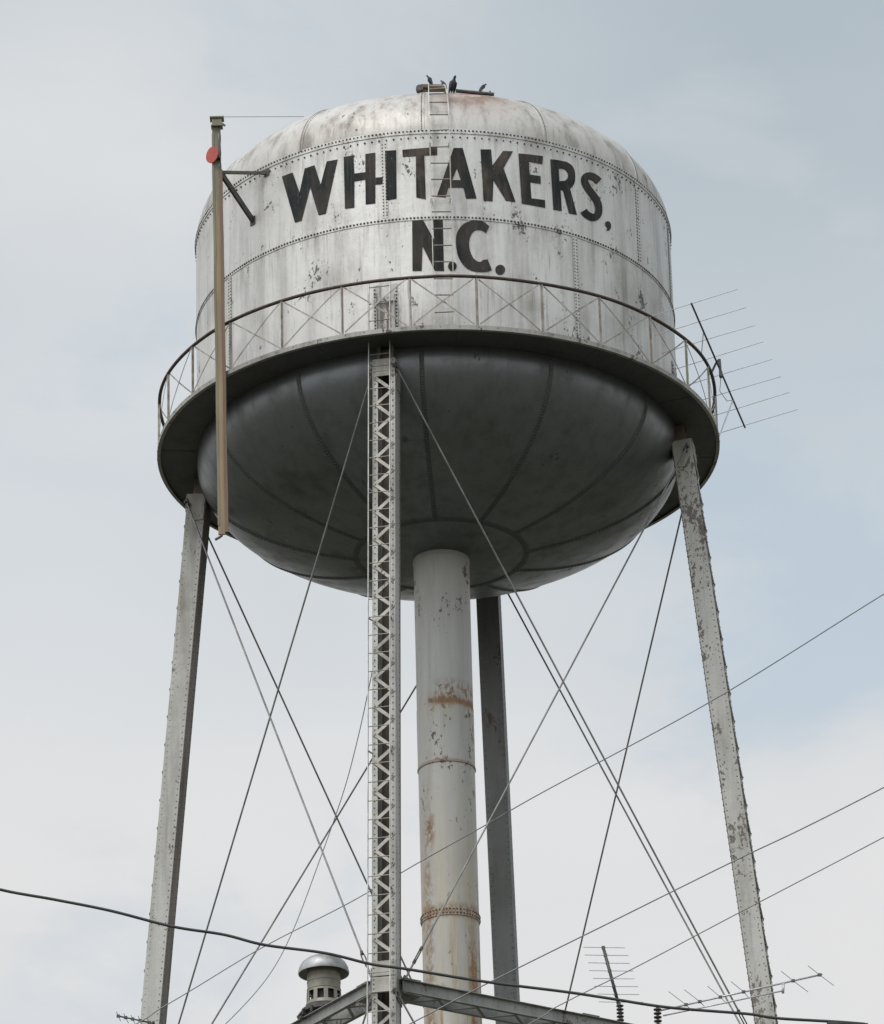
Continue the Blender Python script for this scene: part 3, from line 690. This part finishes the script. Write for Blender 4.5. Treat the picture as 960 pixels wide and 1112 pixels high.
for x in (.55, 1.05): mb.bar((x, -3.1, 44.60), (x, -3.1, 44.80), .03, .03)
mb.build('roof_rail', 'steel_dark', tower)

# ------------------------------------------------------------------ level gauge on the left
g = thing('level_gauge', 'tall weathered wooden gauge board with red disc fixed left of the tank', 'tank gauge', (-3.63, -3.42, 36.3))
def loc(o, w=Vector((-3.63, -3.42, 36.3))):
    for v in o.data.vertices: v.co -= w
    return o
def gb(z): return Vector((-3.66 + .074 * (44.0 - z) / 7.8, -3.42, z))
X, Y, Z = Vector((1, 0, 0)), Vector((0, 1, 0)), Vector((0, 0, 1))
def plank(x0, x1, y0, y1, z0, z1, mat, name):
    mb = MB(); rows = 10; vs = []
    for k in range(rows + 1):
        z = z0 + (z1 - z0) * k / rows; c = gb(z); w = .004 * math.sin(k * 1.9)
        vs += [c + X * (x0 + w) + Y * y0, c + X * (x1 + w) + Y * y0, c + X * (x1 + w) + Y * y1, c + X * (x0 + w) + Y * y1]
    fs = [(i * 4 + k, i * 4 + (k + 1) % 4, i * 4 + 4 + (k + 1) % 4, i * 4 + 4 + k) for i in range(rows) for k in range(4)] + [(3, 2, 1, 0), tuple(range(rows * 4, rows * 4 + 4))]
    mb.add(vs, fs); return loc(mb.build(name, mat, g))
plank(-.085, .028, -.02, .02, 36.34, 42.6, 'wood', 'board')
plank(-.083, .026, -.019, .02, 42.6, 44.05, 'wood_grey', 'board')
plank(.029, .082, -.045, .03, 36.37, 43.2, 'wood_dark', 'edge_strip')
plank(-.092, -.055, -.030, -.0205, 36.5, 43.9, 'wood_grey', 'edge_strip')
plank(.027, .062, -.03, .02, 43.2, 44.06, 'steel_dark', 'edge_strip')
mb = MB(); c = gb(44.12)
mb.box(c + X * .0, (X, Y, Z), (.085, .07, .055)); mb.box(c + Z * .085, (X, Y, Z), (.12, .09, .013)); mb.box(c - Z * .07, (X, Y, Z), (.10, .08, .010)); mb.bar(c + X * .09 - Z * .01, c + X * .14 - Z * .05, .03, .03)
loc(mb.build('pulley_box', 'wood_grey', g))
mb = MB(); c = Vector((-3.735, -3.48, 43.47)); dn = Vector((-.68, -.70, -.08)).normalized(); mb.tube([c, c + dn * .018], .148, 32)
loc(mb.build('target_disc', 'red', g))
mb = MB(); mb.tube([c - dn * .05, c], .03, 8); mb.box(c + X * .1, (X, Y, Z), (.03, .03, .07)); loc(mb.build('disc_bracket', 'steel_dark', g))
mb = MB(); e1 = P(-42.18, R, 43.292); e2 = P(-47.06, R, 42.50); s0 = gb(43.16) + X * .07
mb.bar(s0, e1, .03, .055); mb.box(e1, (er(-42), et(-42), Z), (.02, .06, .06)); loc(mb.build('upper_arm', 'steel_dark', g))
mb = MB(); mb.bar(s0 - Z * .04, e2, .045, .10); mb.box(e2, (er(-47), et(-47), Z), (.02, .06, .08)); loc(mb.build('diagonal_arm', 'steel_dark', g))
mb = MB(); mb.bar(gb(39.38) + Y * .02, P(-46.6, RB, 39.38), .04, .06); loc(mb.build('lower_arm', 'steel_dark', g))
mb = MB(); mb.tube([gb(36.33) - X * .02, gb(36.29) - X * .07, gb(36.25) - X * .14], .022, 6); loc(mb.build('end_hook', 'steel_dark', g))
mb = MB(); mb.tube([(-3.55, -3.42, 44.245), (-2.2, -2.2, 44.90)], .006, 5); loc(mb.build('gauge_wire', 'wire_grey', g))

# ------------------------------------------------------------------ birds
def bird(loc_, rz, s, pose, label):
    t = thing('bird', label, 'bird', loc_, 'dark birds perched on the tank roof')
    lean = {'upright': 1.15, 'crouch': 1.0}[pose]
    d = Vector((math.cos(lean), 0, math.sin(lean)))
    base = Vector((0, 0, .09)) * s
    if pose == 'crouch': base = Vector((0, 0, .035)) * s
    path = [(-.22, .004, .03), (-.14, .018, .045), (-.07, .05, .06), (0, .085, .075), (.08, .098, .085), (.17, .092, .08), (.24, .062, .058), (.285, .040, .040), (.33, .043, .043), (.365, .040, .04), (.39, .024, .024), (.395, .010, .010)]
    vs = []; n = 14
    for k, (q, a, b) in enumerate(path):
        bend = max(0, q - .22); dd = d; c = base + d * (q * s * 1.0 + .16 * s)
        if bend > 0: c = base + d * ((.38) * s) + (d * .8 + Vector((.5, 0, .25))).normalized() * bend * s
        u = Vector((0, 1, 0)); w = d.cross(u).normalized()
        for j in range(n):
            ang = 2 * PI * j / n; vs.append(c + u * (a * s * math.cos(ang)) + w * (b * s * math.sin(ang)))
    fs = [(i * n + j, i * n + (j + 1) % n, (i + 1) * n + (j + 1) % n, (i + 1) * n + j) for i in range(len(path) - 1) for j in range(n)] + [tuple(range(n))[::-1], tuple(range((len(path) - 1) * n, len(path) * n))]
    # bill, part of the same closed body
    mb = MB(); mb.add(vs, fs); o = mb.build('body', 'feather', t, True)
    hc = base + d * (.38 * s) + (d * .8 + Vector((.5, 0, .25))).normalized() * .13 * s
    mb = MB(); mb.tube([hc + Vector((.02, 0, 0)) * s, hc + Vector((.055, 0, -.004)) * s, hc + Vector((.085, 0, -.018)) * s], [.015 * s, .011 * s, .003 * s], 8); mb.build('bill', 'steel_dark', t)
    for q in (-1, 1):
        mb = MB(); vs = []; c = base + d * (.26 * s) + Vector((0, q * .088, 0)) * s
        prof_ = [(.10, .02), (.06, .07), (0, .085), (-.10, .07), (-.22, .045), (-.34, .012)]; w = d.cross(Vector((0, 1, 0))).normalized()
        for h, ww in prof_:
            for e in (-1, 1):
                vs += [c + d * h * s + w * (ww * e * s) + Vector((0, q * .012 * s * (1 - abs(h)), 0)), c + d * h * s + w * (ww * e * s) - Vector((0, q * .02 * s, 0))]
        n2_ = len(prof_); fs = []
        for i in range(n2_ - 1):
            a_, b_ = i * 4, i * 4 + 4; fs += [(a_, b_, b_ + 2, a_ + 2), (a_ + 1, a_ + 3, b_ + 3, b_ + 1), (a_, a_ + 1, b_ + 1, b_), (a_ + 2, b_ + 2, b_ + 3, a_ + 3)]
        fs += [(0, 2, 3, 1), (n2_ * 4 - 4, n2_ * 4 - 3, n2_ * 4 - 1, n2_ * 4 - 2)]
        mb.add(vs, fs); mb.build('wing', 'feather', t)
        mb = MB(); f0 = base + Vector((.05, q * .035, .03)) * s; ft = Vector((.05 * s, q * .035 * s, 0)); mb.tube([f0, ft + Vector((0, 0, .006))], .008 * s, 6)
        for tt in (-.4, 0, .4): mb.tube([ft + Vector((0, 0, .006)), ft + Vector((.04 * math.cos(tt) * s, .04 * math.sin(tt) * s, .004))], .005 * s, 5)
        mb.build('leg', 'steel_dark', t)
    t.rotation_euler = (0, 0, R_(rz))
    return t
bird((.045, -3.1, 44.945), 200, .33, 'upright', 'small dark bird perched upright on the bracket at the ladder head, leftmost bird')
bird((.385, -3.1, 44.745), -60, .55, 'upright', 'largest dark bird, standing tall just right of the ladder head')
bird((.285, -3.05, 44.90), 150, .34, 'upright', 'small dark bird right against the tallest bird, on its left')
bird((.88, -3.1, 44.80), 30, .38, 'crouch', 'hunched dark bird sitting alone on the dark roof rail at the right')

# ------------------------------------------------------------------ siren behind the front-left strut
SX, SY = -2.045, -3.036
t = thing('siren', 'dome-capped grey siren with slotted collar mounted behind the strut left of front leg', 'siren', (SX, SY, 27.86))
mb = MB(); cap = [(.01, 1.195), (.10, 1.19), (.20, 1.165), (.29, 1.12), (.355, 1.06), (.395, .985), (.41, .91), (.405, .885), (.39, .89), (.37, .95), (.30, 1.03), (.24, 1.06)]
mb.lathe(cap, 48); mb.build('cap', 'galv', t, True, auto=50)
mb = MB(); mb.lathe([(.27, 1.05), (.265, .62), (.275, .615), (.275, .60), (.262, .595)], 48)
for z in (.98, .90, .82, .74): mb.lathe([(.266, z), (.272, z - .006), (.266, z - .012)], 48)
mb.build('neck', 'galv_old', t, True, auto=30)
mb = MB(); n = 10
mb.lathe([(.27, .595), (.275, .56)], 48); mb.lathe([(.283, .40), (.30, .34), (.285, .33)], 48)
for k in range(n):
    a = 360 / n * k + 8; mb.lathe([(.275, .56), (.283, .40)], 4, a0=R_(a - 7), a1=R_(a + 7))
    mb.lathe([(.255, .56), (.262, .40)], 4, a0=R_(a - 7), a1=R_(a + 7))
mb.build('slotted_collar', 'galv_old', t)
mb = MB(); mb.lathe([(.20, .6), (.20, .3)], 24); mb.lathe([(.30, .335), (.36, .26), (.37, .22), (.31, .20), (.30, .08), (.22, .02), (.02, .0)], 32)
for k in range(12): a = 30 * k; mb.box(P(a, .36, .20), (er(a), et(a), Z), (.035, .02, .05))
mb.build('motor_housing', 'siren_dark', t)
mb = MB(); d_ = (legc(0, ZST) - legc(3, ZST)).normalized(); nn = Vector((-d_.y, d_.x, 0))
for s in (-.26, .26):
    mb.bar(d_ * s + nn * .25 - Z * .02, d_ * s - nn * .62 - Z * .02, .05, .03); 
mb.bar(-d_ * .34 - nn * .1 + Z * .02, d_ * .34 - nn * .1 + Z * .02, .04, .04)
mb.tube([(-.30, -.1, .3), (-.42, -.12, .14), (-.36, -.12, .0)], .02, 6)
mb.build('mount', 'steel_dark', t)

# ------------------------------------------------------------------ antennas
UPR = Vector((cr.x, cr.y, 0)).normalized()
def v(*a): return Vector(a)
# upper right: long boom hung outside the balcony rail
w_ = cw; sc = 1 / 64.5
mid = P(79, RH, HZ + .02) + (cr * 8 + cu * 8) * sc
E1 = (cr * 71 - cu * 133 + w_ * 200) * sc; ED = (cr * 66 + cu * 20.5 - w_ * 10) * sc
t = thing('antenna', 'large dark-boomed television antenna sloping outside the balcony rail at right', 'antenna', tuple(mid), 'television antennas on the tower')
mb = MB(); mb.tube([-E1 * .5, E1 * .5], .017, 8); mb.build('boom', 'alu_dark', t, True)
for k in range(8):
    f = -.49 + .98 * k / 7; hl = .80 + .16 * k / 7
    mb = MB(); c = E1 * f + v(0, 0, .02); e = ED.normalized(); mb.tube([c - e * hl, c, c + e * hl * 1.02 - Z * .01 * (k % 3)], .0062, 6); mb.build('element', 'alu', t)
mb = MB(); q = P(79, RH, HZ) - mid; mb.tube([q - er(79) * .02, q * .3 + v(0, 0, .12), v(.02, 0, .14)], .02, 6); mb.tube([v(.02, 0, .14), v(.03, 0, -.22)], .024, 8); mb.box(v(.03, 0, -.15), (X, Y, Z), (.03, .03, .045)); mb.build('mount', 'alu_dark', t)
mb = MB(); mb.tube([E1 * .27, P(86, RB, ZB + .05) - mid], .012, 6); mb.build('stay', 'alu', t); mb = MB(); mb.tube([E1 * -.28, P(70, RH, HZ) - mid], .008, 6); mb.build('stay', 'alu', t)
mb = MB(); mb.tube([v(.03, 0, -.2), v(.0, .05, -.45), v(.12, .1, -.62), E1 * .26 - v(0, 0, .03)], .006, 5); mb.build('lead_wire', 'alu_dark', t)

def yagi(name_label, pts0, pts1, elems, boommat, second=None, rb=.017):
    a, b = Vector(pts0), Vector(pts1); t = thing('antenna', name_label, 'antenna', tuple(a), 'television antennas on the tower')
    mb = MB(); mb.tube([v(0, 0, 0), b - a], rb, 8)
    if second: mb.tube([Vector(second[0]) - a, Vector(second[1]) - a], rb * .8, 8); mb.tube([Vector(second[1]) - a - v(0, 0, .04), Vector(second[1]) - a + v(.02, 0, .12)], .022, 8)
    mb.build('boom', boommat, t, True)
    for p, q in elems:
        p, q = Vector(p), Vector(q); mb = MB()
        e_, g_ = q - p, b - a; den = e_.x * g_.z - e_.z * g_.x; u_ = ((a.x - p.x) * g_.z - (a.z - p.z) * g_.x) / den
        xc_ = p + e_ * u_
        if u_ > .72: q = p + e_ * (u_ + .30)
        mb.tube([p - a - v(0, .1, 0), xc_ - a, q - a + v(0, .1, 0)], .0062, 6); mb.build('element', 'alu', t)
        c = xc_ - a; mb = MB(); mb.box(c, (X, Y, Z), (.028, .02, .022)); mb.build('element_clamp', 'alu_dark', t)
    return t
YY = -2.724
el = []
for k in range(8):
    f = k / 7; z = 29.19 - .93 * f; xc = 2.455 + .235 * f; hw = .335 + .02 * (k % 2)
    el.append(((xc - hw, YY, z - .022), (xc + hw, YY, z + .022)))
t = yagi('upright comb-like antenna on the strut right of the back leg', (2.655, YY, 28.20), (2.44, YY, 29.20), el, 'steel_dark', None, .026)
mb = MB(); mb.tube([v(0, 0, .05), v(.03, 0, -.28)], .03, 8); mb.tube([v(.03, 0, -.28), v(-.12, .0, -.40)], .03, 8)
for k in range(5): mb.lathe([(.02, .0), (.06, .018), (.06, .03), (.02, .045)], 14, c=(.015, 0, -.27 + k * .06))
mb.build('mount', 'steel_dark', t)
YY = -2.278
el = [((3.476, YY, 28.537), (3.835, YY, 28.278)), ((3.729, YY, 28.562), (4.045, YY, 28.335)), ((4.102, YY, 28.614), (4.416, YY, 28.371)), ((4.483, YY, 28.682), (4.748, YY, 28.487)), ((5.299, YY, 28.833), (5.728, YY, 28.539)), ((5.734, YY, 28.915), (6.149, YY, 28.637))]
t = yagi('long low antenna reaching right across the right-hand leg', (3.286, YY, 28.246), (5.965, YY, 28.799), el, 'alu', ((3.371, YY, 28.166), (5.313, YY, 28.535)))
mb = MB(); mb.tube([v(0, 0, .06), v(0, 0, -.42)], .022, 8)
for k in range(5): mb.lathe([(.02, .0), (.065, .018), (.065, .032), (.02, .05)], 14, c=(0, 0, -.26 + k * .065))
mb.build('mount', 'steel_dark', t)
el = [((-5.56, -.06, 29.22), (-5.50, -.06, 29.12)), ((-5.44, -.06, 29.19), (-5.37, -.06, 29.08)), ((-5.32, -.06, 29.16), (-5.25, -.06, 29.04)), ((-5.2, -.06, 29.14), (-5.12, -.06, 28.99)), ((-5.06, -.06, 29.11), (-4.96, -.06, 28.95))]
t = yagi('small antenna whose tip pokes out left of the left-hand leg', (-4.95, -.06, 29.03), (-5.56, -.06, 29.18), el, 'steel_dark', None, .014)
mb = MB(); mb.tube([v(0, 0, .03), v(0, .5, -.02)], .02, 8); mb.box(v(0, .5, -.02), (X, Y, Z), (.05, .25, .05)); mb.build('mount', 'steel_dark', t)

# ------------------------------------------------------------------ wires
def smooth_path(pts, n=10):
    pts = [Vector(p) for p in pts]; o = []
    for i in range(len(pts) - 1):
        a, b, c, d = pts[max(i - 1, 0)], pts[i], pts[i + 1], pts[min(i + 2, len(pts) - 1)]
        for k in range(n):
            t = k / n; o.append(.5 * ((2 * b) + (c - a) * t + (2 * a - 5 * b + 4 * c - d) * t * t + (3 * b - a - 3 * c + d) * t ** 3))
    o.append(pts[-1]); return o
def wire(name, pts, r, mat, label, cat):
    pts = smooth_path(pts); c = pts[len(pts) // 2].copy(); mb = MB(); mb.tube([p - c for p in pts], r, 8)
    o = mb.build(name, mat, None, True); o.location = c; tag(o, label, cat); return o
wire('overhead_wire', [(-17.027, -0.84, 22.707), (-6.405, -2.0, 27.669), (-4.573, -2.2, 28.611), (-3.075, -2.4, 29.441), (-1.619, -2.5, 30.155), (-0.47, -2.8, 30.709), (0.629, -3.4, 31.098), (1.539, -4.0, 31.392), (4.222, -6.0, 32.076), (6.812, -8.0, 32.934), (8.703, -9.5, 33.515), (17.843, -16.75, 36.823)], .0095, 'wire_grey', 'thin grey wire rising past the riser pipe to the right, highest of three', 'wire')
wire('overhead_wire', [(-12.774, -2.872, 22.396), (-2.007, -6.0, 26.173), (-0.63, -6.4, 26.72), (0.531, -6.8, 27.182), (2.373, -7.4, 27.874), (4.232, -8.0, 28.574), (5.311, -8.4, 28.938), (6.543, -8.8, 29.414), (8.476, -9.4, 30.201), (19.158, -12.716, 35.05)], .011, 'wire_grey', 'grey wire crossing the lower part of back leg, middle of three rising to the right', 'wire')
wire('overhead_wire', [(-10.46, -2.926, 22.148), (0.097, -6.5, 26.094), (1.574, -7.0, 26.716), (2.777, -7.4, 27.171), (4.304, -8.0, 27.762), (6.495, -8.8, 28.617), (8.409, -9.5, 29.391), (18.945, -13.353, 34.152)], .009, 'wire_grey', 'thin grey wire above the long low antenna, lowest of three rising to the right', 'wire')
wire('service_cable', [(-16.352, -40.0, 20.61), (-4.854, -40.0, 16.677), (-4.164, -40.0, 16.471), (-3.706, -40.0, 16.313), (-3.249, -40.0, 16.211), (-2.794, -40.0, 16.102), (-2.286, -40.0, 15.951), (-1.863, -40.0, 15.868), (-1.531, -40.0, 15.77), (-1.034, -40.0, 15.685), (-0.658, -40.0, 15.579), (-0.381, -40.0, 15.531), (0.264, -40.0, 15.403), (0.915, -40.0, 15.298), (1.266, -40.0, 15.233), (1.757, -40.0, 15.14), (2.392, -40.0, 15.068), (2.659, -40.0, 15.021), (3.345, -40.0, 14.955), (4.167, -40.0, 14.823), (16.015, -40.0, 13.42)], .0128, 'wire_black', 'thick black cable sagging in the foreground across the lower legs', 'cable')
wire('hanging_cable', [(-1.169, 3.0, 37.071), (-1.327, 2.812, 36.197), (-1.534, 2.625, 35.16), (-1.804, 2.438, 34.051), (-2.265, 2.25, 32.623), (-2.716, 2.062, 31.336), (-3.142, 1.875, 30.465), (-3.81, 1.688, 29.626), (-4.532, 1.5, 28.929)], .0085, 'wire_grey', 'slack thin cable curving down behind the front leg towards lower left', 'cable')
